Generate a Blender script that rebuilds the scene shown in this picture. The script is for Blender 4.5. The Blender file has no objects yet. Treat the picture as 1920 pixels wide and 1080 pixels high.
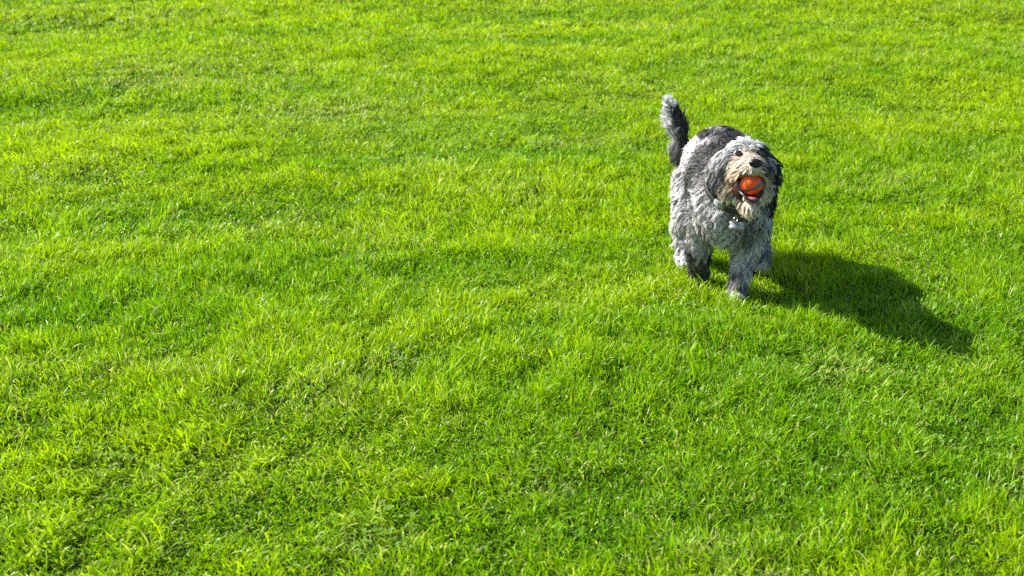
import bpy, math
import numpy as np
from mathutils import kdtree, noise as mnoise, Vector

rng = np.random.default_rng(11)
SC = bpy.context.scene
COL = SC.collection

# ------------------------------------------------------------------ camera
PITCH = 20.0
CAM_H = 1.57
CAM_Y = -1.275
cam_d = bpy.data.cameras.new("camera")
cam_d.sensor_width = 36.0
cam_d.lens = 36.0 * 2600 / 1920
cam_d.clip_start = 0.05
cam_d.clip_end = 1000
cam_d.dof.use_dof = True
cam_d.dof.focus_distance = 4.2
cam_d.dof.aperture_fstop = 5.0
cam = bpy.data.objects.new("camera", cam_d)
cam.location = (0.012, CAM_Y, CAM_H)
cam.rotation_euler = (math.radians(90 - PITCH), 0, 0)
COL.objects.link(cam)
SC.camera = cam

# ------------------------------------------------------------------ light
SUN_EL = math.radians(37)
SUN_AZ = (-0.91, 0.41)                       # horizontal direction towards the sun
_n = math.hypot(*SUN_AZ)
sx, sy = SUN_AZ[0] / _n, SUN_AZ[1] / _n
world = bpy.data.worlds.new("World")
SC.world = world
world.use_nodes = True
wn = world.node_tree
wn.nodes.clear()
wo = wn.nodes.new("ShaderNodeOutputWorld")
wb = wn.nodes.new("ShaderNodeBackground")
sk = wn.nodes.new("ShaderNodeTexSky")
sk.sky_type = 'NISHITA'
sk.sun_disc = False
sk.sun_elevation = SUN_EL
sk.sun_rotation = math.atan2(sx, sy)
wb.inputs[1].default_value = 0.08
wn.links.new(sk.outputs[0], wb.inputs[0])
wn.links.new(wb.outputs[0], wo.inputs[0])
sun_d = bpy.data.lights.new("sun", 'SUN')
sun_d.energy = 5.0
sun_d.angle = math.radians(0.5)
sun_d.color = (1.0, 0.955, 0.88)
sun = bpy.data.objects.new("sun", sun_d)
sv = Vector((sx * math.cos(SUN_EL), sy * math.cos(SUN_EL), math.sin(SUN_EL)))
sun.rotation_euler = sv.to_track_quat('Z', 'Y').to_euler()
sun.location = sv * 20
COL.objects.link(sun)
SC.view_settings.view_transform = 'Standard'
SC.view_settings.look = 'None'
SC.view_settings.exposure = 1.35
SC.view_settings.gamma = 1.0
SC.view_settings.use_curve_mapping = False
SC.render.engine = 'CYCLES'
SC.cycles.max_bounces = 6
SC.cycles.diffuse_bounces = 3
SC.cycles.transmission_bounces = 4
SC.cycles.use_denoising = False
SC.render.film_transparent = False

# ------------------------------------------------------------------ helpers
def tag(o, label=None, cat=None, group=None, kind=None):
    if label: o["label"] = label
    if cat: o["category"] = cat
    if group: o["group"] = group
    if kind: o["kind"] = kind
    return o

def link(name, me, mats, parent=None):
    o = bpy.data.objects.new(name, me)
    for m in (mats if isinstance(mats, (list, tuple)) else [mats]):
        me.materials.append(m)
    COL.objects.link(o)
    if parent is not None:
        o.parent = parent
        o.matrix_parent_inverse = parent.matrix_world.inverted()
    return o

def np_mesh(name, verts, corner, loop_tot, smooth=True):
    me = bpy.data.meshes.new(name)
    nv = len(verts)
    me.vertices.add(nv)
    me.vertices.foreach_set("co", np.ascontiguousarray(verts, dtype=np.float32).ravel())
    me.loops.add(len(corner))
    me.loops.foreach_set("vertex_index", np.ascontiguousarray(corner, dtype=np.int32))
    ls = np.zeros(len(loop_tot), dtype=np.int32)
    ls[1:] = np.cumsum(loop_tot)[:-1]
    me.polygons.add(len(loop_tot))
    me.polygons.foreach_set("loop_start", ls)
    if smooth:
        me.polygons.foreach_set("use_smooth", np.ones(len(loop_tot), dtype=bool))
    me.update(calc_edges=True)
    return me

def pycol(me, cols, name="col"):
    a = me.attributes.new(name, 'FLOAT_COLOR', 'POINT')
    c = np.ones((len(cols), 4), dtype=np.float32)
    c[:, :3] = np.clip(cols, 0, 1)
    a.data.foreach_set("color", c.ravel())

def ribbons(paths, widthdir, widths, name):
    """paths (N,K,3), widthdir (N,K,3), widths (N,K) -> strips ending in a point"""
    N, K, _ = paths.shape
    L = paths - widthdir * widths[..., None] * .5
    R = paths + widthdir * widths[..., None] * .5
    per = 2 * (K - 1) + 1
    V = np.empty((N, per, 3), dtype=np.float32)
    V[:, 0:2 * (K - 1):2] = L[:, :K - 1]
    V[:, 1:2 * (K - 1):2] = R[:, :K - 1]
    V[:, -1] = paths[:, -1]
    pat = []
    tot = []
    for k in range(K - 2):
        a = 2 * k
        pat += [a, a + 1, a + 3, a + 2]
        tot.append(4)
    a = 2 * (K - 2)
    pat += [a, a + 1, per - 1]
    tot.append(3)
    pat = np.array(pat, dtype=np.int64)
    idx = (np.arange(N)[:, None] * per + pat[None]).ravel()
    me = np_mesh(name, V.reshape(-1, 3), idx, np.tile(np.array(tot, dtype=np.int32), N))
    return me, per

def unit(v):
    return v / np.maximum(np.linalg.norm(v, axis=-1, keepdims=True), 1e-9)

def vnoise(x, y, seed=0):
    """2D value noise, 0..1"""
    r = np.random.default_rng(seed).random((256, 256))
    xi = np.floor(x).astype(int); yi = np.floor(y).astype(int)
    fx = x - xi; fy = y - yi
    fx = fx * fx * (3 - 2 * fx); fy = fy * fy * (3 - 2 * fy)
    g = lambda a, b: r[a % 256, b % 256]
    return ((g(xi, yi) * (1 - fx) + g(xi + 1, yi) * fx) * (1 - fy) +
            (g(xi, yi + 1) * (1 - fx) + g(xi + 1, yi + 1) * fx) * fy)

def fbm(x, y, seed=0, o=3):
    s = 0; a = .5; t = 0
    for i in range(o):
        s = s + a * vnoise(x * 2 ** i + 7.3 * i, y * 2 ** i + 3.1 * i, seed + i)
        t += a; a *= .5
    return s / t

def mat(name, base=(.5, .5, .5), rough=.5, spec=.5, attr=None, translucent=0, tint=(1, 1, 1), coat=0, bump=None):
    m = bpy.data.materials.new(name)
    m.use_nodes = True
    nt = m.node_tree
    p = nt.nodes["Principled BSDF"]
    out = nt.nodes["Material Output"]
    p.inputs["Base Color"].default_value = (*base, 1)
    p.inputs["Roughness"].default_value = rough
    p.inputs["Specular IOR Level"].default_value = spec
    p.inputs["Coat Weight"].default_value = coat
    src = None
    if attr:
        at = nt.nodes.new("ShaderNodeAttribute")
        at.attribute_name = attr
        src = at.outputs["Color"]
        nt.links.new(src, p.inputs["Base Color"])
    if bump:
        nz = nt.nodes.new("ShaderNodeTexNoise"); nz.inputs["Scale"].default_value = bump[0]
        tc = nt.nodes.new("ShaderNodeTexCoord"); nt.links.new(tc.outputs["Object"], nz.inputs["Vector"])
        bp = nt.nodes.new("ShaderNodeBump"); bp.inputs["Strength"].default_value = bump[1]
        bp.inputs["Distance"].default_value = bump[2]
        nt.links.new(nz.outputs[0], bp.inputs["Height"]); nt.links.new(bp.outputs[0], p.inputs["Normal"])
    if translucent:
        tr = nt.nodes.new("ShaderNodeBsdfTranslucent")
        mx = nt.nodes.new("ShaderNodeMixShader")
        mx.inputs[0].default_value = translucent
        if src is not None:
            mu = nt.nodes.new("ShaderNodeMix"); mu.data_type = 'RGBA'; mu.blend_type = 'MULTIPLY'
            mu.inputs[0].default_value = 1
            nt.links.new(src, mu.inputs[6]); mu.inputs[7].default_value = (*tint, 1)
            nt.links.new(mu.outputs[2], tr.inputs[0])
        else:
            tr.inputs[0].default_value = (*base, 1)
        nt.links.new(p.outputs[0], mx.inputs[1]); nt.links.new(tr.outputs[0], mx.inputs[2])
        nt.links.new(mx.outputs[0], out.inputs[0])
    return m

# ------------------------------------------------------------------ the ground
def ground_z(x, y):
    return ((fbm(x * .9 + 20, y * .9 + 20, 40, 2) - .5) * .07 + (fbm(x * 3.1 + 9, y * 3.1 + 9, 50, 2) - .5) * .022)

def fade_z(x, y):      # undulation, level right under the dog and far away
    d = np.hypot(x - .70, y - 3.10)
    k = np.clip((d - .25) / .6, 0, 1)
    far = np.clip((30 - np.hypot(x, y)) / 10, 0, 1)
    return ground_z(x, y) * k * far

gm = bpy.data.materials.new("soil_and_thatch")
gm.use_nodes = True
nt = gm.node_tree
P = nt.nodes["Principled BSDF"]
P.inputs["Roughness"].default_value = 1
P.inputs["Specular IOR Level"].default_value = 0
tc = nt.nodes.new("ShaderNodeTexCoord")
nz = nt.nodes.new("ShaderNodeTexNoise"); nz.inputs["Scale"].default_value = 60; nz.inputs["Detail"].default_value = 6
rp = nt.nodes.new("ShaderNodeValToRGB")
rp.color_ramp.elements[0].color = (.020, .034, .005, 1); rp.color_ramp.elements[0].position = .35
rp.color_ramp.elements[1].color = (.045, .090, .008, 1); rp.color_ramp.elements[1].position = .7
nt.links.new(tc.outputs["Object"], nz.inputs["Vector"])
nt.links.new(nz.outputs[0], rp.inputs[0]); nt.links.new(rp.outputs[0], P.inputs["Base Color"])
xs = np.concatenate([[-400, -150, -60, -30], np.linspace(-14, 14, 240), [30, 60, 150, 400]])
ys = np.concatenate([[-400, -150, -60, -25], np.linspace(-6, 22, 240), [35, 60, 150, 400]])
X, Y = np.meshgrid(xs, ys, indexing='ij')
Z = fade_z(X, Y)
nx, ny = X.shape
ii = (np.arange(nx - 1)[:, None] * ny + np.arange(ny - 1)[None]).ravel()
quads = np.stack([ii, ii + ny, ii + ny + 1, ii + 1], 1)
g = link("ground", np_mesh("ground", np.stack([X, Y, Z], -1).reshape(-1, 3), quads.ravel(), np.full(len(quads), 4, dtype=np.int32)), gm)
tag(g, kind="structure")

# ------------------------------------------------------------------ the grass
PAWS = np.array([[.735, 2.915], [.640, 3.09], [.618, 3.25], [.848, 3.165]])

def sstep(a, b, x):
    t = np.clip((x - a) / (b - a), 0, 1); return t * t * (3 - 2 * t)

def grass():
    Rg = np.random.default_rng(5)
    xs_, ys_, sc_ = [], [], []
    # rings of falling density: (y0, y1, tufts per m2, blade scale)
    bands = [(0.3, 3.6, 6000, 1.0), (3.6, 5.6, 3900, 1.12), (5.6, 8.0, 2500, 1.35), (8.0, 11.5, 1300, 1.7), (11.5, 20.0, 160, 2.6)]
    for y0, y1, dens, s in bands:
        w0 = .9 + .40 * (y1 - CAM_Y)
        n = int(dens * (y1 - y0) * 2 * w0)
        x = Rg.uniform(-w0, w0, n); y = Rg.uniform(y0, y1, n)
        keep = np.abs(x) < .8 + .40 * (y - CAM_Y)
        xs_.append(x[keep]); ys_.append(y[keep]); sc_.append(np.full(keep.sum(), s))
    tx = np.concatenate(xs_); ty = np.concatenate(ys_); ts = np.concatenate(sc_)
    T = len(tx)
    # each tuft carries a few blades that fan out from it
    per = 5
    ti = np.repeat(np.arange(T), per)
    n = len(ti)
    s = ts[ti]
    x = tx[ti] + Rg.normal(0, .011, n) * s
    y = ty[ti] + Rg.normal(0, .011, n) * s
    d = np.min(np.hypot(x[:, None] - PAWS[:, 0], y[:, None] - PAWS[:, 1]), axis=1)
    keep = (d > .030) & (Rg.random(n) < .45 + .9 * fbm(x * 9, y * 9, 33, 2))
    ti, s, x, y = ti[keep], s[keep], x[keep], y[keep]
    n = len(ti)
    big = fbm(x * 1.0 + 30, y * 1.6 + 30, 1, 3)          # broad swathes
    mid = fbm(x * 4.0 + 30, y * 5.0 + 30, 9, 3)          # hand-sized clumps
    swd = fbm((x + .45 * y) * .55 + 12, (y - .25 * x) * 2.1 + 12, 77, 2)   # wheel tracks
    tuft_r = Rg.random(T)[ti]
    L = (.024 + .017 * mid + .012 * big) * (.62 + .75 * Rg.random(n)) * (.8 + .4 * tuft_r)
    stray = Rg.random(n) < .03
    L = np.where(stray, L * 1.45, L)
    L *= np.where(s > 1.9, 1.15, 1.0)
    fine = fbm(x * 10 + 5, y * 8 + 5, 93, 2)              # small tussocks
    L *= .62 + .70 * sstep(.25, .75, fine)
    # lean direction: own, the tuft's, and a wind/mower lay that drifts over the lawn
    lay = 2 * math.pi * fbm(x * .7 + 50, y * 1.1 + 50, 21, 2)
    tuft_a = Rg.uniform(0, 2 * math.pi, T)[ti]
    own = Rg.uniform(0, 2 * math.pi, n)
    vx = np.cos(own) + .6 * np.cos(tuft_a) + .55 * np.cos(lay) * (.4 + swd)
    vy = np.sin(own) + .6 * np.sin(tuft_a) + .55 * np.sin(lay) * (.4 + swd)
    phi = np.arctan2(vy, vx)
    th0 = np.abs(Rg.normal(.24, .26, n)) + .30 * (swd - .4)
    kap = np.abs(Rg.normal(.70, .70, n)) + .35 * (big < .45)
    kap = np.where(Rg.random(n) < .12, kap + 1.1, kap)   # curled-over blades
    twist = Rg.normal(0, .9, n)
    side = Rg.normal(0, 1.0, n)
    tt = np.array([0, .30, .58, .82, 1.0])
    K = len(tt)
    pts = np.zeros((n, K, 3)); wd = np.zeros((n, K, 3))
    pts[:, 0] = np.stack([x, y, fade_z(x, y) - .004], 1)
    for k in range(1, K):
        tm = (tt[k] + tt[k - 1]) / 2
        th = th0 + kap * tm ** 1.3
        ph = phi + side * tm
        dl = L * (tt[k] - tt[k - 1])
        pts[:, k] = pts[:, k - 1] + np.stack([np.sin(th) * np.cos(ph), np.sin(th) * np.sin(ph), np.cos(th)], 1) * dl[:, None]
    for k in range(K):
        a = phi + math.pi / 2 + twist * (.4 + tt[k])
        wd[:, k] = np.stack([np.cos(a), np.sin(a), 0 * a], 1)
    tan = unit(np.gradient(pts, axis=1))
    wd = unit(wd - tan * np.sum(wd * tan, -1, keepdims=True))
    W = (.0019 + .0021 * Rg.random(n)) * s
    prof = np.array([.75, 1.0, .92, .62, 0])
    me, perv = ribbons(pts.astype(np.float32), wd, W[:, None] * prof[None], "grass")
    # colour: hue drifts between yellow-green and deep green, pale dry blades, scattered ones painted as highlights
    c1 = np.array([.285, .410, .001]); c2 = np.array([.105, .255, .001]); c3 = np.array([.44, .50, .17])
    far = .30 * sstep(3.5, 9.0, y)  # distant lawn's extra brightness painted into the blades
    k = np.clip(.40 + far + .55 * (big - .5) + .6 * (mid - .5) + 1.3 * (swd - .5) + .5 * (fine - .5) + Rg.normal(0, .30, n), 0, 1)[:, None]  # swd also paints the lay's bright and dark bands as colour
    col = (c2 * (1 - k) + c1 * k) * Rg.uniform(.80, 1.38, (n, 1))
    dry_glint_p = .06 + .16 * np.clip((fbm(x * 2.3 + 80, y * 3 + 80, 61, 2) - .60) * 5, 0, 1)
    for (px, py, pr) in [(-.33, 2.37, .08), (-.52, 2.12, .13), (-.30, 1.37, .09), (.10, 1.62, .08), (-2.0, 6.46, .35), (-.9, 5.6, .3), (.95, 2.35, .12)]:
        dry_glint_p += .30 * np.exp(-((x - px) ** 2 + (y - py) ** 2) / pr ** 2)
    dry_glint = Rg.random(n) < dry_glint_p
    col = np.where(dry_glint[:, None], c3 * (.6 + .5 * Rg.random((n, 1))), col)
    cols = np.repeat(col[:, None, :], perv, 1)
    root = np.array([.17, .24, .035])                    # paler sheath at the root
    cols[:, 0:2] = cols[:, 0:2] * .6 + root * .4
    cols[:, 6:] = np.minimum(cols[:, 6:] * 1.12 + np.array([.035, .03, .004]), .6)  # blade tips painted brighter, like highlights
    pycol(me, cols.reshape(-1, 3))
    m = mat("grass_blade", rough=.38, spec=.20, attr="col", translucent=.42, tint=(1.35, 1.35, .6))
    o = link("grass", me, m)
    tag(o, "short bright green lawn grass covering the whole field", "grass", kind="stuff")
    print("blades", n)
def weeds():
    """low rosettes of broad round leaves that show between the blades"""
    Rw = np.random.default_rng(8)
    V = []; F = []; Cw = []
    for (px, py, pr, k) in [(-.33, 2.37, .055, 26), (-.52, 2.12, .07, 26), (-.30, 1.37, .06, 26), (1.05, 1.9, .06, 14), (-.95, 1.75, .05, 12),
                            (-.05, 3.1, .06, 14), (.45, 1.35, .05, 12), (-1.3, 4.2, .08, 16), (1.7, 4.0, .08, 16)]:
        for _ in range(k):
            x, y = Rw.normal(px, pr), Rw.normal(py, pr)
            z = float(fade_z(np.array([x]), np.array([y]))[0]) + Rw.uniform(.018, .034)
            n3_ = 3; a0 = Rw.uniform(0, 6.28); tl = Rw.normal(0, .3, 2); sz = Rw.uniform(.005, .009)
            shade = Rw.uniform(.8, 1.2)
            for q in range(n3_):
                a = a0 + q * 2.094
                ux = np.array([math.cos(a), math.sin(a), tl[0] * .6 + .1]); uy = np.array([-math.sin(a), math.cos(a), tl[1] * .6])
                b = len(V); c = np.array([x, y, z])
                V.append(c)
                for i in range(9):
                    t = -1 + 2 * i / 8
                    ang = t * 2.2
                    p = c + ux * sz * (.95 + .75 * math.cos(ang)) + uy * sz * .72 * math.sin(ang) + np.array([0, 0, .0025 * abs(t)])
                    V.append(p)
                for i in range(8): F.append([b, b + 1 + i, b + 2 + i])
                Cw += [np.array([.14, .25, .02]) * shade] * 10
    me = np_mesh("weeds", np.array(V), np.array([i for q in F for i in q]), np.full(len(F), 3, dtype=np.int32))
    pycol(me, np.array(Cw))
    tag(link("weeds", me, mat("weed_leaf", rough=.6, spec=.15, attr="col", translucent=.35, tint=(1.2, 1.3, .8))),
        "small round-leaved clover tucked into the lawn in loose patches", "clover", kind="stuff")
weeds()
grass()

# ------------------------------------------------------------------ the dog
DOG = bpy.data.objects.new("dog", None)
DOG.location = (.715, 3.10, 0)
DOG.empty_display_size = .2
COL.objects.link(DOG)
bpy.context.view_layer.update()
tag(DOG, "shaggy grey and white dog trotting across the lawn with a ball in its mouth", "dog")

HC = np.array([.729, 2.850, .480])                       # skull centre
HF = unit(np.array([.02, -.96, .235]))                # out of the face
HR = unit(np.cross(HF, np.array([0.03, 0, 1.])))         # dog's own right...
if HR[0] < 0: HR = -HR                                   # ...kept so that +R is the dog's left side
HU = unit(np.cross(HR, HF));  HU = HU if HU[2] > 0 else -HU
def H(f, r, u): return HC + HF * f + HR * r + HU * u
BALL = H(.086, .004, -.063); BR = .0340

# primitives: (label, p0, r0, p1, r1) tapered capsules or ("e", centre, radii)
E = []; Cc = []
def ell(lab, c, r): E.append((lab, np.array(c, float), np.array(r, float)))
def cap(lab, *js):
    for (a, ra), (b, rb) in zip(js[:-1], js[1:]):
        Cc.append((lab, np.array(a, float), ra, np.array(b, float), rb))
ell("torso", (.722, 3.335, .332), (.126, .130, .140))
ell("torso", (.732, 3.19, .335), (.141, .160, .149))
ell("torso", (.722, 3.03, .322), (.138, .130, .146))
ell("chest", (.708, 2.955, .305), (.112, .090, .118))
cap("neck", ((.716, 3.00, .35), .105), ((.722, 2.91, .425), .078), (H(-.02, 0, -.01), .058))
ell("head", H(0, 0, .004), (.060, .062, .058))
cap("muzzle", (H(.03, 0, -.006), .043), (H(.085, .002, -.014), .034), (H(.116, .004, -.016), .026))
cap("muzzle", (H(.03, -.026, -.026), .030), (H(.088, -.021, -.026), .020))
cap("muzzle", (H(.03, .030, -.026), .030), (H(.088, .027, -.026), .020))
cap("jaw", (H(.0, -.0, -.080), .034), (H(.055, .002, -.122), .023), (H(.090, .004, -.132), .018))
cap("cheek", (H(.01, -.045, -.035), .034), (H(.02, -.040, -.080), .028))
cap("cheek", (H(.01, .045, -.035), .034), (H(.02, .040, -.080), .028))
# front legs (dog's left one planted forward, right one trailing)
cap("leg", ((.785, 2.99, .24), .060), ((.760, 2.965, .13), .034), ((.743, 2.935, .055), .025), ((.736, 2.925, .022), .024))
cap("paw", ((.736, 2.932, .020), .027), ((.733, 2.895, .014), .022))
cap("leg", ((.630, 3.02, .24), .058), ((.622, 3.03, .14), .038), ((.632, 3.085, .060), .027), ((.640, 3.100, .022), .025))
cap("paw", ((.640, 3.100, .020), .026), ((.642, 3.070, .013), .022))
# hind legs: thigh, stifle forward, hock back, shank, paw
cap("leg", ((.650, 3.33, .28), .082), ((.614, 3.24, .19), .050), ((.598, 3.330, .120), .028), ((.610, 3.285, .040), .023))
cap("paw", ((.602, 3.280, .024), .027), ((.606, 3.235, .014), .023))
cap("leg", ((.785, 3.32, .28), .085), ((.825, 3.23, .18), .052), ((.862, 3.285, .105), .031), ((.868, 3.205, .040), .024))
cap("paw", ((.868, 3.205, .024), .026), ((.868, 3.165, .014), .023))
# tail
TAIL = [((.680, 3.405, .375), .034), ((.645, 3.450, .345), .028), ((.612, 3.475, .365), .026), ((.595, 3.480, .425), .024),
        ((.577, 3.476, .480), .021), ((.561, 3.470, .525), .013)]
cap("tail", *TAIL)

def sphere_pts(nu=28, nv=18):
    u = np.linspace(0, 2 * math.pi, nu, endpoint=False); v = np.linspace(0, math.pi, nv + 1)[1:-1]
    P_ = [[0, 0, 1.]]
    for b in v:
        for a in u: P_.append([math.sin(b) * math.cos(a), math.sin(b) * math.sin(a), math.cos(b)])
    P_.append([0, 0, -1.])
    F = []
    for i in range(nu): F.append([0, 1 + i, 1 + (i + 1) % nu])
    m_ = len(v)
    for j in range(m_ - 1):
        for i in range(nu):
            a = 1 + j * nu + i; b = 1 + j * nu + (i + 1) % nu
            F.append([a, a + nu, b + nu, b])
    for i in range(nu):
        F.append([len(P_) - 1, 1 + (m_ - 1) * nu + (i + 1) % nu, 1 + (m_ - 1) * nu + i])
    return np.array(P_), F
SP, SF = sphere_pts()

def soup(parts):
    V = []; F = []; o = 0
    for v, f in parts:
        V.append(v); F += [[i + o for i in q] for q in f]; o += len(v)
    return np.concatenate(V), F

def frame(axis):
    a = unit(np.asarray(axis, float)); h = np.array([0, 0, 1.]) if abs(a[2]) < .9 else np.array([1., 0, 0])
    b = unit(np.cross(h, a)); return b, np.cross(a, b), a

def poly_mesh(name, V, F, smooth=True):
    me = np_mesh(name, V, np.array([i for q in F for i in q]), np.array([len(q) for q in F], dtype=np.int32), smooth)
    me.validate(); return me

def body_mesh():
    parts = []
    def head_axes(v): return v
    for lab, c, r in E:
        if lab == "head":
            parts.append((c + SP[:, :1] * r[0] * HR + SP[:, 1:2] * r[1] * HF + SP[:, 2:] * r[2] * HU, SF))
        else:
            parts.append((c + SP * r, SF))
    for lab, a, ra, b, rb in Cc:
        n = max(2, int(np.linalg.norm(b - a) / .008))
        for i in range(n + 1):
            t = i / n
            parts.append((a * (1 - t) + b * t + SP * (ra * (1 - t) + rb * t), SF))
    V, F = soup(parts)
    me = poly_mesh("tmp", V, F)
    o = bpy.data.objects.new("tmp", me); COL.objects.link(o)
    r = o.modifiers.new("r", 'REMESH'); r.mode = 'VOXEL'; r.voxel_size = .006
    s = o.modifiers.new("s", 'SMOOTH'); s.factor = .6; s.iterations = 5
    dg = bpy.context.evaluated_depsgraph_get()
    me2 = bpy.data.meshes.new_from_object(o.evaluated_get(dg))
    bpy.data.objects.remove(o)
    me2.polygons.foreach_set("use_smooth", np.ones(len(me2.polygons), dtype=bool))
    return me2

def labels_for(Pn):
    """nearest primitive for each point -> label array, axis direction array"""
    best = np.full(len(Pn), 1e9); lab = np.empty(len(Pn), dtype=object); ax = np.zeros((len(Pn), 3)); cen = np.zeros((len(Pn), 3))
    for l, c, r in E:
        if l == "head":
            q = np.stack([(Pn - c) @ HR, (Pn - c) @ HF, (Pn - c) @ HU], 1)
        else: q = Pn - c
        d = (np.linalg.norm(q / r, axis=1) - 1) * r.min()
        m = d < best; best[m] = d[m]; lab[m] = l; cen[m] = c; ax[m] = (0, 1, 0)
    for l, a, ra, b, rb in Cc:
        ab = b - a; t = np.clip(((Pn - a) @ ab) / (ab @ ab), 0, 1)
        q = a + t[:, None] * ab
        d = np.linalg.norm(Pn - q, axis=1) - (ra * (1 - t) + rb * t)
        m = d < best; best[m] = d[m]; lab[m] = l; cen[m] = q[m]; ax[m] = unit(ab)
    return lab, ax, cen

def n3(Pn, s, off=0):
    return np.array([mnoise.noise(Vector((p[0] * s + off, p[1] * s + off * 1.7, p[2] * s - off))) for p in Pn])

def sstep(a, b, x):
    t = np.clip((x - a) / (b - a), 0, 1); return t * t * (3 - 2 * t)

def coat_colour(Pn, lab):
    """merle coat, chest with painted sunlight: returns linear colour per point"""
    n = len(Pn)
    A = n3(Pn, 9, 3.1); B = n3(Pn, 24, 8.7); C3 = n3(Pn, 5, 1.3)
    x, y, z = Pn.T
    f = (Pn - HC) @ HF; r = (Pn - HC) @ HR; u = (Pn - HC) @ HU
    g = np.clip(.42 + .28 * A + .38 * B, .07, .85)           # default lightness
    is_ = lambda *k: np.isin(lab.astype(str), k)
    tor = is_("torso", "chest", "neck")
    # merle patches: dark clouds with ragged edges over back, flank and far shoulder
    def blob(cx, cy, cz, rx, ry, rz):
        q = np.sqrt(((x - cx) / rx) ** 2 + ((y - cy) / ry) ** 2 + ((z - cz) / rz) ** 2)
        return sstep(1.32, .78, q + .35 * A + .30 * B)
    dark = np.maximum.reduce([blob(.780, 3.19, .47, .095, .17, .09), blob(.648, 3.10, .37, .075, .12, .17),
                              blob(.875, 3.00, .33, .070, .15, .13), blob(.665, 3.33, .46, .035, .06, .05),
                              blob(.860, 3.18, .42, .050, .12, .07) * .85, blob(.615, 3.22, .24, .03, .04, .10) * .9,
                              blob(.79, 2.95, .36, .045, .06, .07)])
    dark = dark * (1 - .65 * (B > .40))
    g = np.where(tor, g * (1 - dark) + (.055 + .04 * B) * dark, g)
    rump = tor & (y > 3.24) & (x < .69)
    g = np.where(rump & (dark < .4), g * .35 + .55 + .15 * B, g)
    chestm = tor & (y < 3.0) & (z < .36)
    g = np.where(chestm, g * .9 + .05 + .26 * sstep(.70, .63, x) - .20 * sstep(.70, .80, x) , g)  # sunlit left and greyer right of the chest painted into the coat
    mot = tor & (y < 3.08); g = np.where(mot, g * (1 - .55 * sstep(.05, .35, n3(Pn, 34, 2.2))), g)
    leg = is_("leg"); g = np.where(leg, .40 + .25 * A + .2 * B, g)
    hl = leg & (y > 3.12) & (x < .70); g = np.where(hl, .66 + .2 * A, g)
    paw = is_("paw"); g = np.where(paw, .75 + .2 * B, g)
    fl = (is_("leg", "paw") & (y > 3.0) & (y < 3.12) & (x < .70)); g = np.where(fl, .12 + .1 * B, g)
    tail = is_("tail")
    tz = sstep(.40, .46, z + .04 * A - 1.1 * (x - .58))
    g = np.where(tail, .07 * (1 - tz) + .86 * tz, g)
    col = np.stack([g * 1.0, g * .965, g * .965], 1)
    hd = is_("head", "cheek", "muzzle", "jaw", "ear")
    # head
    c = np.stack([np.clip(.84 + .25 * B, 0, .9)] * 3, 1) * np.array([1, .97, .95])
    cream = np.array([.80, .67, .53]); tan = np.array([.60, .33, .16]); darkc = np.array([.05, .048, .05])
    mz = sstep(.025, .06, f + .3 * np.clip(-u - .01, 0, .1))[:, None]
    c = c * (1 - mz) + (cream * (1 + .3 * B[:, None])) * mz
    tn = (np.exp(-(((r + .042) / .016) ** 2 + ((u + .045) / .026) ** 2)) * .85)[:, None]
    c = c * (1 - tn) + tan * tn
    chin = (sstep(-.085, -.11, u))[:, None] * .5
    c = c * (1 - chin) + np.array([.78, .64, .44]) * chin
    el = np.exp(-(((r + .047) / .026) ** 2 + ((u - .018 - .25 * (r + .03)) / .015) ** 2)) * .95
    er = sstep(.016, .030, r) * sstep(-.040, -.010, u) * sstep(.068, .050, u) * .97
    er = np.maximum(er, sstep(.055, .070, r) * .85)
    br = np.exp(-((r - .002) / .016) ** 2) * sstep(-.02, .0, u) * sstep(.04, .02, u) * (f > .05) * .30
    sidel = sstep(-.054, -.070, r + .012 * B) * sstep(.045, .01, u) * .62
    lip = np.exp(-(np.linalg.norm(Pn - BALL, axis=1) - BR) ** 2 / .007 ** 2) * .7
    dk = np.clip(np.maximum.reduce([el, er, sidel, lip, br]), 0, 1)[:, None]
    c = c * (1 - dk) + darkc * dk
    return np.clip(np.where(hd[:, None], c, col), .012, .85)

BODY = body_mesh()
nv = len(BODY.vertices)
bv = np.empty(nv * 3, dtype=np.float32); BODY.vertices.foreach_get("co", bv); bv = bv.reshape(-1, 3).astype(float)
bn = np.empty(nv * 3, dtype=np.float32); BODY.vertices.foreach_get("normal", bn); bn = bn.reshape(-1, 3).astype(float)
blab, _, _ = labels_for(bv)
skin = mat("dog_skin", rough=.8, spec=.2, attr="col")
pycol(BODY, coat_colour(bv, blab) * .55)
BODY.name = "body"
body = link("body", BODY, skin, DOG)

BODY.calc_loop_triangles()
tri = np.empty(len(BODY.loop_triangles) * 3, dtype=np.int32); BODY.loop_triangles.foreach_get("vertices", tri); tri = tri.reshape(-1, 3)

def sample(verts, norms, tris, n, R_, dens=None):
    a, b, c = verts[tris[:, 0]], verts[tris[:, 1]], verts[tris[:, 2]]
    ar = np.linalg.norm(np.cross(b - a, c - a), axis=1)
    if dens is not None: ar = ar * dens[tris].mean(1)
    i = R_.choice(len(tris), n, p=ar / ar.sum())
    w = R_.dirichlet((1, 1, 1), n)
    P_ = a[i] * w[:, :1] + b[i] * w[:, 1:2] + c[i] * w[:, 2:]
    t = tris[i]
    N_ = unit(norms[t[:, 0]] * w[:, :1] + norms[t[:, 1]] * w[:, 1:2] + norms[t[:, 2]] * w[:, 2:])
    return P_, N_

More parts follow.
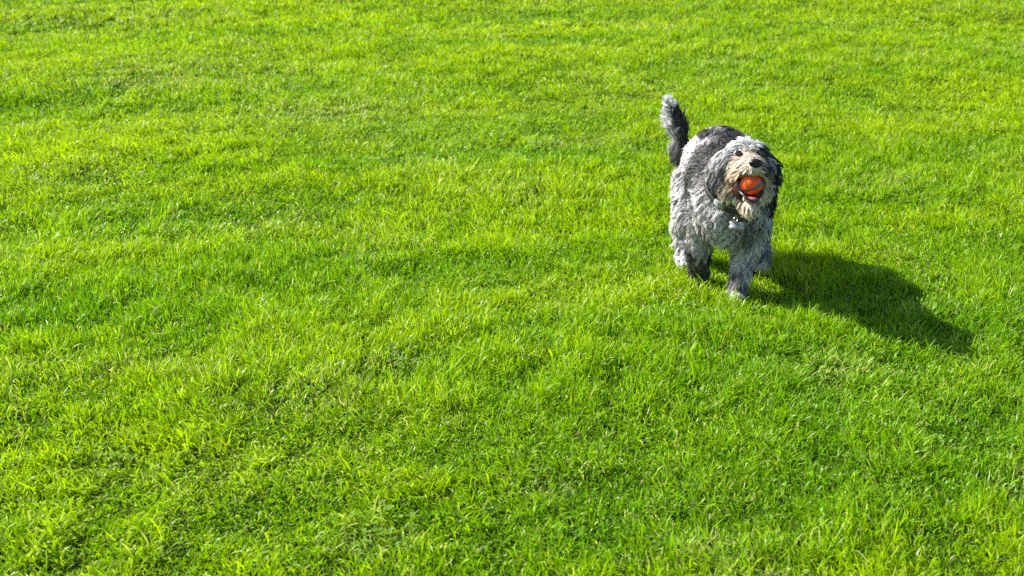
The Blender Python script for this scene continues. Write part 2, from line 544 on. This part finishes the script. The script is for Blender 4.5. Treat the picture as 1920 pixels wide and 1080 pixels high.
def flow(Pn, Nn, lab, ax, cen):
    """groom direction (unit), length, lift, curl per root"""
    n = len(Pn); s = lab.astype(str)
    f = (Pn - HC) @ HF; r = (Pn - HC) @ HR; u = (Pn - HC) @ HU
    D = np.tile(np.array([0, .55, -.75]), (n, 1)); L = np.full(n, .036); lift = np.full(n, .38); curl = np.full(n, .0055)
    m = s == "torso"
    D[m] = np.array([0, .75, 0]) + np.array([0, 0, -.75]); L[m] = .026; lift[m] = .20; curl[m] = .007
    top = m & (Pn[:, 2] > .42); L[top] = .020; lift[top] = .22; D[top] = np.stack([1.2 * (Pn[top, 0] - .68), np.full(top.sum(), .1), np.full(top.sum(), 0)], 1) * 4 + np.array([0, .6, -.2])
    m = np.isin(s, ["chest", "neck"]); D[m] = np.array([0, -.15, -1.]); L[m] = .037; curl[m] = .012; lift[m] = .28
    m = s == "leg"; D[m] = np.array([0, .1, -1.]); L[m] = .027; lift[m] = .30; curl[m] = .007
    m = s == "paw"; D[m] = np.array([0, -.7, -.6]); L[m] = .016; lift[m] = .35; curl[m] = .002
    m = s == "tail"
    D[m] = ax[m] * .9 + np.array([-.15, 0, .0]) + np.array([0, 0, -.15]); L[m] = .056; lift[m] = .46; curl[m] = .004
    low = m & (Pn[:, 2] < .40); D[low] = np.array([-.2, .1, -.6]); L[low] = .05; lift[low] = .6
    tip = m & (Pn[:, 2] > .47); L[tip] = .038; lift[tip] = .46
    # head
    hm = np.isin(s, ["head", "cheek"])
    Dh = -HF[None] * .55 + HR[None] * (r[:, None] * 14) + HU[None] * (-.9 + 6 * np.clip(u, 0, .05))[:, None]
    D[hm] = Dh[hm]; L[hm] = .036; lift[hm] = .40; curl[hm] = .004
    crown = hm & (u > .03); L[crown] = .034; lift[crown] = .65; D[crown] = (HR[None] * (r[:, None] * 16) - HF * .2 - HU * .2)[crown]
    sd = hm & (np.abs(r) > .045) & (u > -.05); L[sd] = .026
    fore = hm & (f > .035) & (u > .0) ; L[fore] = .014
    mz = s == "muzzle"
    side = np.sign(r + 1e-6)[:, None] * sstep(.004, .02, np.abs(r))[:, None]
    Dm = HR[None] * side * 1.0 - HU[None] * (.15 + .8 * sstep(.0, -.03, u))[:, None] - HF[None] * .45
    D[mz] = Dm[mz]; L[mz] = .012 + .030 * sstep(.012, .03, np.abs(r[mz])); lift[mz] = .35; curl[mz] = .003
    jw = s == "jaw"; D[jw] = (-HU[None] * 1.0 + HR[None] * side * .75 + HF[None] * .10 + 0 * Dm)[jw]; L[jw] = .027; lift[jw] = .45; curl[jw] = .003
    D = D - Nn * np.sum(D * Nn, 1, keepdims=True)
    return unit(D), L, lift, curl

def make_strands(name, Pn, Nn, D, L, lift, curl, col, R_, nclump, clumpk=.6, width=.0016, K=6, reject=None, Bd=None):
    n = len(Pn)
    ci = R_.choice(n, min(nclump, n), replace=False)
    kd = kdtree.KDTree(len(ci))
    for j, i in enumerate(ci): kd.insert(Vector(Pn[i]), j)
    kd.balance()
    own = np.array([kd.find(Vector(p))[1] for p in Pn])
    ph = R_.uniform(0, 2 * math.pi, len(ci)); fr = R_.uniform(.35, .85, len(ci)); la = R_.normal(0, .32, len(ci)); ll = R_.uniform(.75, 1.2, len(ci))
    lft = R_.normal(0, .13, len(ci))
    B = unit(np.cross(D, Nn))
    t = np.linspace(0, 1, K)
    Lx = (L * ll[own] * R_.uniform(.78, 1.1, n))[:, None, None]
    lf = np.clip(lift + lft[own] + R_.normal(0, .07, n), .05, 1.3)[:, None, None]
    T3 = t[None, :, None]
    a = (la[own] + R_.normal(0, .08, n))[:, None, None]
    Dd = D[:, None] * np.cos(a) + B[:, None] * np.sin(a)
    ang = lf * (1.25 - .9 * T3)
    seg = (Dd * np.cos(ang) + Nn[:, None] * np.sin(ang)) / (K - 1) * Lx
    seg = seg + np.array([0, 0, -1.])[None, None] * (T3 * .30 * Lx / (K - 1))
    path = Pn[:, None] + np.cumsum(np.concatenate([np.zeros((n, 1, 3)), seg[:, 1:]], 1), axis=1)
    w = np.sin(2 * math.pi * fr[own][:, None] * t[None] * 1.3 + ph[own][:, None]) - np.sin(ph[own])[:, None]
    path = path + B[:, None] * (w * curl[:, None] * t[None])[..., None]
    w2 = np.cos(2 * math.pi * fr[own][:, None] * t[None] * 1.3 + ph[own][:, None]) - np.cos(ph[own])[:, None]
    path = path + Nn[:, None] * (w2 * .5 * curl[:, None] * t[None])[..., None]
    cpath = path[ci][own]
    k = (clumpk * t ** .8)[None, :, None]
    path = path * (1 - k) + cpath * k
    path[:, :, 2] = np.maximum(path[:, :, 2], .004)
    ok = np.ones(n, bool)
    if reject is not None: ok = reject(path)
    path, Nn2, col, own = path[ok], Nn[ok], col[ok], own[ok]
    n = len(path)
    tan = unit(np.gradient(path, axis=1))
    WD = unit(np.cross(tan, Nn2[:, None]))
    NB = np.cross(WD, tan)
    tw = (R_.normal(0, .55, n))[:, None, None]
    WD = WD * np.cos(tw) + NB * np.sin(tw)
    prof = np.array([.8, 1, .95, .8, .55, 0]) if K == 6 else np.linspace(1, 0, K)
    me, per = ribbons(path, WD, (width * R_.uniform(.7, 1.3, n))[:, None] * prof[None], name)
    cl = R_.normal(1.05, .27, len(ci))[own]
    sp = R_.normal(1.03, .20, n)
    c = np.clip(col * (cl * sp)[:, None], .008, .88)
    flip = R_.random(n)
    c = np.where((flip < .06)[:, None], np.clip(c * .3, .02, 1), c)
    c = np.where((flip > .95)[:, None], np.clip(c * 1.5 + .08, 0, .85), c)
    cc = np.repeat(c[:, None], per, 1)
    pycol(me, cc.reshape(-1, 3))
    return me

def reject_face(path):
    rel = path - BALL
    d = np.linalg.norm(rel, axis=2)
    hit = (d < BR + .001)
    rr = rel @ HR; uu = rel @ HU; ff = rel @ HF
    frontm = (ff > -.01) & (((rr + .006) / .047) ** 2 + ((uu + .014) / .042) ** 2 < 1)
    lowgap = (ff > -.02) & (np.abs(rr) < .034) & (uu < -.02) & (uu > -.064)
    q = path - HC
    f = q @ HF; r = q @ HR; u = q @ HU
    nose = (f > .118) & (np.abs(r - .004) < .019) & (u > -.022) & (u < .017)
    e1 = (f > .030) & ((r + .034) ** 2 + (u - .027) ** 2 < .0115 ** 2)
    e2 = (f > .030) & ((r - .036) ** 2 + (u - .027) ** 2 < .0095 ** 2)
    return ~(hit | frontm | lowgap | nose | e1 | e2).any(axis=1)

fur_m = mat("dog_fur", rough=.5, spec=.35, attr="col", translucent=.34, tint=(1, 1, 1))
Rf = np.random.default_rng(21)
dens = np.ones(nv)
hs = blab.astype(str)
dens[np.isin(hs, ["head", "cheek", "muzzle"])] = 2.2
dens[hs == "jaw"] = 4.5
dens[hs == "tail"] = 1.6
Pn, Nn = sample(bv, bn, tri, 190000, Rf, dens)
lab, ax, cen = labels_for(Pn)
D, L, lift, curl = flow(Pn, Nn, lab, ax, cen)
col = coat_colour(Pn, lab)
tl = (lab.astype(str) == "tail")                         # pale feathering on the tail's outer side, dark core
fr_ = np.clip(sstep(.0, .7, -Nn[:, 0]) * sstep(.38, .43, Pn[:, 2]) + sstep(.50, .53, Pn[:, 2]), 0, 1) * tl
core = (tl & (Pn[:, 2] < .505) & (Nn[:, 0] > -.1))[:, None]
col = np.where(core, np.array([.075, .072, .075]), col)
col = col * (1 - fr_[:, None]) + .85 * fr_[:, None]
me = make_strands("coat", Pn, Nn, D, L, lift, curl, col, Rf, 13000, clumpk=.50, width=.00125, reject=reject_face)
coat = link("coat", me, fur_m, DOG)

# ears: drop ears, each a thick leaf-shaped flap covered in its own hair
def ear(sgn, top, mid, tipp, w, dark):
    # centre line top -> mid -> tip, flattened along the outward normal
    pts = []
    for i in range(9):
        t = i / 8
        p = (1 - t) ** 2 * top + 2 * t * (1 - t) * mid + t * t * tipp
        ww = w * (.55 + .75 * math.sin(math.pi * min(t * .72 + .12, 1))) * (1 if t < .85 else .7)
        pts.append((p, ww))
    out = unit(HR * sgn * .9 + HF * .25)
    V = []; F = []
    nr = 12
    for i, (p, ww) in enumerate(pts):
        ax_ = unit(pts[min(i + 1, 8)][0] - pts[max(i - 1, 0)][0])
        sd = unit(np.cross(ax_, out)); oo = np.cross(sd, ax_)
        for j in range(nr):
            a = 2 * math.pi * j / nr
            V.append(p + sd * math.cos(a) * ww + oo * math.sin(a) * .007)
    for i in range(8):
        for j in range(nr):
            F.append([i * nr + j, i * nr + (j + 1) % nr, (i + 1) * nr + (j + 1) % nr, (i + 1) * nr + j])
    F.append(list(range(nr))[::-1]); F.append([8 * nr + j for j in range(nr)])
    V = np.array(V)
    tris = []
    for q in F:
        for k in range(1, len(q) - 1): tris.append([q[0], q[k], q[k + 1]])
    tris = np.array(tris)
    cen_ = np.repeat(np.array([p for p, _ in pts]), nr, 0)
    nrm = unit(V - cen_ + out * .004 * np.sign((V - cen_) @ out)[:, None])
    me = poly_mesh("ear", V, F)
    bc = np.tile(np.array(dark) * .7, (len(V), 1)); pycol(me, bc)
    o = link("ear", me, skin, DOG)
    P2, N2 = sample(V, nrm, tris, 6000, Rf)
    down = unit(tipp - top)
    D2 = np.tile(down, (len(P2), 1)) + HR * sgn * .12
    D2 = unit(D2 - N2 * np.sum(D2 * N2, 1, keepdims=True))
    nz_ = n3(P2, 30, 5)
    uu = (P2 - HC) @ HU
    lt = sstep(-.04, .02, uu + .02 * nz_) if sgn < 0 else sstep(.035, .06, uu)
    c2 = np.array(dark)[None] * (1 - lt[:, None]) + np.array([.62, .59, .58])[None] * lt[:, None]
    streak = nz_ > (.12 if sgn < 0 else .35)
    c2 = np.where(streak[:, None], .42, c2)
    n_ = len(P2)
    me2 = make_strands("ear_hair", P2, N2, D2, np.full(n_, .042), np.full(n_, .28), np.full(n_, .005), c2, Rf, 260)
    link("ear_hair", me2, fur_m, o)
ear(-1, H(-.012, -.052, .036), H(.000, -.094, .010), H(.004, -.082, -.058), .024, (.085, .08, .08))
ear(1, H(-.012, .054, .036), H(-.006, .090, .010), H(-.006, .080, -.052), .026, (.035, .035, .04))

# face details
def ellipsoid(name, c, r, m, axes=None, parent=DOG):
    ax_ = axes or (HR, HF, HU)
    V = c + SP[:, :1] * r[0] * ax_[0] + SP[:, 1:2] * r[1] * ax_[1] + SP[:, 2:] * r[2] * ax_[2]
    return link(name, poly_mesh(name, V, SF), m, parent)

nose_m = mat("nose_leather", (.007, .007, .008), .30, .4, bump=(600, .4, .0006))
# nose: rounded wedge with two nostril dents
V = SP.copy()
V[:, 0] *= .0205 * (1 + .18 * V[:, 2]); V[:, 1] *= .015; V[:, 2] *= .0150
for sg in (-1, 1):
    d = np.hypot(V[:, 0] - sg * .0095, V[:, 2] + .003)
    V[:, 1] -= np.where(V[:, 1] > 0, .006 * np.exp(-(d / .0038) ** 2), 0)
NC = H(.132, .004, -.003)
link("nose", poly_mesh("nose", NC + V[:, :1] * HR + V[:, 1:2] * HF + V[:, 2:] * HU, SF), nose_m, DOG)
eye_m = mat("eye_dark", (.018, .010, .006), .06, .6, coat=1)
lid_m = mat("eyelid", (.02, .018, .018), .5)
for r_ in (-.034, .036):
    e = ellipsoid("eye", H(.0515, r_, .026), (.0095, .0090, .0088), eye_m)
    V = []; F = []
    for i in range(20):                          # lid rim round the eye
        a = 2 * math.pi * i / 20
        for j in range(6):
            b = 2 * math.pi * j / 6
            rad = .0092 + .0017 * math.cos(b)
            V.append(H(.0555 + .0017 * math.sin(b), r_ + rad * math.cos(a), .026 + rad * .8 * math.sin(a)))
    for i in range(20):
        for j in range(6):
            F.append([i * 6 + j, ((i + 1) % 20) * 6 + j, ((i + 1) % 20) * 6 + (j + 1) % 6, i * 6 + (j + 1) % 6])
    link("eyelid", poly_mesh("eyelid", np.array(V), F), lid_m, e)
gum_m = mat("mouth_lining", (.045, .012, .012), .35, .5)
lipm = mat("lip", (.018, .014, .016), .38, .5)
tong = mat("tongue", (.42, .13, .13), .35, .5)
tooth = mat("tooth", (.75, .70, .58), .3)
mouth = ellipsoid("mouth", H(.060, .000, -.078), (.048, .030, .047), gum_m)
ellipsoid("tongue", H(.094, .002, -.110), (.024, .028, .0075), tong, parent=mouth)
# lower lip: dark horseshoe tube round the front of the jaw; row of teeth on it
V = []; F = []; nr = 8; ns = 22
for i in range(ns):
    a = math.pi * (i / (ns - 1)) 
    c = H(.082 + .042 * math.sin(a), .003 - .034 * math.cos(a), -.117 + .028 * abs(math.cos(a)) ** 1.5)
    tg = unit(HR * math.sin(a) + HF * math.cos(a) * 1.1)
    b1 = unit(np.cross(tg, HU)); 
    for j in range(nr):
        b = 2 * math.pi * j / nr
        V.append(c + b1 * .0045 * math.cos(b) + HU * .0050 * math.sin(b))
for i in range(ns - 1):
    for j in range(nr):
        F.append([i * nr + j, (i + 1) * nr + j, (i + 1) * nr + (j + 1) % nr, i * nr + (j + 1) % nr])
F.append(list(range(nr))); F.append([(ns - 1) * nr + j for j in range(nr)][::-1])
link("lip", poly_mesh("lip", np.array(V), F), lipm, mouth)
for r_, h_, w_ in [(-.021, .018, .0040), (.026, .018, .0040), (-.009, .006, .0026), (-.003, .006, .0026), (.003, .006, .0026), (.009, .006, .0026), (.015, .006, .0026)]:
    ff = .082 + .037 * math.sqrt(max(0, 1 - ((r_ - .003) / .033) ** 2))
    V = []
    for k, (hh, s_) in enumerate([(0, 1), (.5, .9), (.85, .5), (1, .08)]):
        for j in range(8):
            a = 2 * math.pi * j / 8
            V.append(H(ff + w_ * s_ * math.sin(a), r_ + w_ * s_ * math.cos(a), -.114 + h_ * hh))
    F = [[k * 8 + j, k * 8 + (j + 1) % 8, (k + 1) * 8 + (j + 1) % 8, (k + 1) * 8 + j] for k in range(3) for j in range(8)] + [[24 + j for j in range(8)]]
    link("tooth", poly_mesh("tooth", np.array(V), F), tooth, mouth)

# collar: flat band round the neck, buckle, bone-shaped tag
collar_m = mat("collar_webbing", (.025, .025, .028), .6)
metal = mat("steel", (.62, .62, .60), .25); metal.node_tree.nodes["Principled BSDF"].inputs["Metallic"].default_value = 1
cc_ = np.array([.722, 2.915, .395]); ca = unit(np.array([-.0, -.66, .75])); cb, cd, _ = frame(ca)
V = []; F = []; ns = 48
for i in range(ns):
    a = 2 * math.pi * i / ns
    dr = cb * math.cos(a) + cd * math.sin(a)
    for (rr, hh) in [(.104, -.011), (.108, -.011), (.108, .011), (.104, .011)]:
        V.append(cc_ + dr * (rr - .10 * hh) + ca * hh)
for i in range(ns):
    for j in range(4):
        F.append([i * 4 + j, ((i + 1) % ns) * 4 + j, ((i + 1) % ns) * 4 + (j + 1) % 4, i * 4 + (j + 1) % 4])
collar = link("collar", poly_mesh("collar", np.array(V), F, False), collar_m, DOG)

def prism(name, outline, o, ux, uy, th, m, parent, off=None):
    un = np.cross(ux, uy); k = len(outline)
    V = [o + ux * a + uy * b + un * (th / 2) for a, b in outline] + [o + ux * a + uy * b - un * (th / 2) for a, b in outline]
    F = [list(range(k)), list(range(k, 2 * k))[::-1]] + [[i, (i + 1) % k, k + (i + 1) % k, k + i][::-1] for i in range(k)]
    return link(name, poly_mesh(name, np.array(V), F, False), m, parent)

tagc = np.array([.704, 2.800, .290])
ux = unit(np.array([1, .05, -.12])); uy = unit(np.array([.12, .25, .97])); uy = unit(uy - ux * (ux @ uy))
ol = []
for (cx, cy, a0, a1) in [(.016, .0065, -60, 150), (-.016, .0065, 30, 240), (-.016, -.0065, 120, 330), (.016, -.0065, 210, 420)]:
    for i in range(8):
        a = math.radians(a0 + (a1 - a0) * i / 7)
        ol.append((cx + .0078 * math.cos(a), cy + .0078 * math.sin(a)))
tag_m = mat("tag_metal", (.42, .43, .40), .36); tag_m.node_tree.nodes["Principled BSDF"].inputs["Metallic"].default_value = .6
prism("tag", ol, tagc, ux, uy, .002, tag_m, collar)
def torus(name, c, n_, R1, r1, m, parent):
    b1, b2, a = frame(n_); V = []; F = []
    for i in range(24):
        t = 2 * math.pi * i / 24
        for j in range(8):
            s = 2 * math.pi * j / 8
            V.append(c + (b1 * math.cos(t) + b2 * math.sin(t)) * (R1 + r1 * math.cos(s)) + a * r1 * math.sin(s))
    for i in range(24):
        for j in range(8):
            F.append([i * 8 + j, ((i + 1) % 24) * 8 + j, ((i + 1) % 24) * 8 + (j + 1) % 8, i * 8 + (j + 1) % 8])
    return link(name, poly_mesh(name, np.array(V), F), m, parent)
torus("ring", tagc + uy * .020 - ux * .006, np.array([.6, -.6, .2]), .0085, .0013, metal, collar)
bo = cc_ + unit(np.array([-.62, -.62, -.45])) * .109
bx_ = unit(np.cross(ca, unit(bo - cc_)))
prism("buckle", [(-.016, -.013), (.016, -.013), (.019, -.009), (.019, .009), (.016, .013), (-.016, .013), (-.019, .009), (-.019, -.009)], bo, bx_, ca, .006, mat("buckle_plastic", (.30, .31, .32), .3), collar)

# ------------------------------------------------------------------ the ball
bm_ = bpy.data.materials.new("rubber_ball"); bm_.use_nodes = True
nt = bm_.node_tree; P = nt.nodes["Principled BSDF"]; P.inputs["Roughness"].default_value = .42
at = nt.nodes.new("ShaderNodeAttribute"); at.attribute_name = "col"; nt.links.new(at.outputs["Color"], P.inputs["Base Color"])
nz = nt.nodes.new("ShaderNodeTexNoise"); nz.inputs["Scale"].default_value = 220
bp = nt.nodes.new("ShaderNodeBump"); bp.inputs["Strength"].default_value = .25; bp.inputs["Distance"].default_value = .001
nt.links.new(nz.outputs[0], bp.inputs["Height"]); nt.links.new(bp.outputs[0], P.inputs["Normal"])
S2, F2 = sphere_pts(160, 100)
W = S2[:, :1] * HR + S2[:, 1:2] * HF + S2[:, 2:] * HU
a_ = S2[:, 0]; b_ = S2[:, 2]
mid_ = -.42 + .52 * a_ + .30 * a_ * a_ - .05         # stripe that sweeps up to the right
hw = .05 + .13 * sstep(-.1, .7, a_)
dd = np.abs(b_ - mid_)
rad_ = BR * (1 - .022 * np.exp(-((dd - hw) / .035) ** 2))
Vb = BALL + W * rad_[:, None]
cb_ = np.where((dd < hw)[:, None], np.array([.045, .16, .27]), np.array([.90, .10, .012]))
cb_ = np.where((np.abs(dd - hw) < .032)[:, None], np.array([.03, .035, .045]), cb_)
mb = poly_mesh("ball", Vb, F2); pycol(mb, cb_)
ball = link("ball", mb, bm_)
ball.data.transform(__import__("mathutils").Matrix.Translation(-Vector(BALL))); ball.location = BALL
tag(ball, "orange rubber ball with a curved blue stripe gripped between the dog's jaws", "ball")
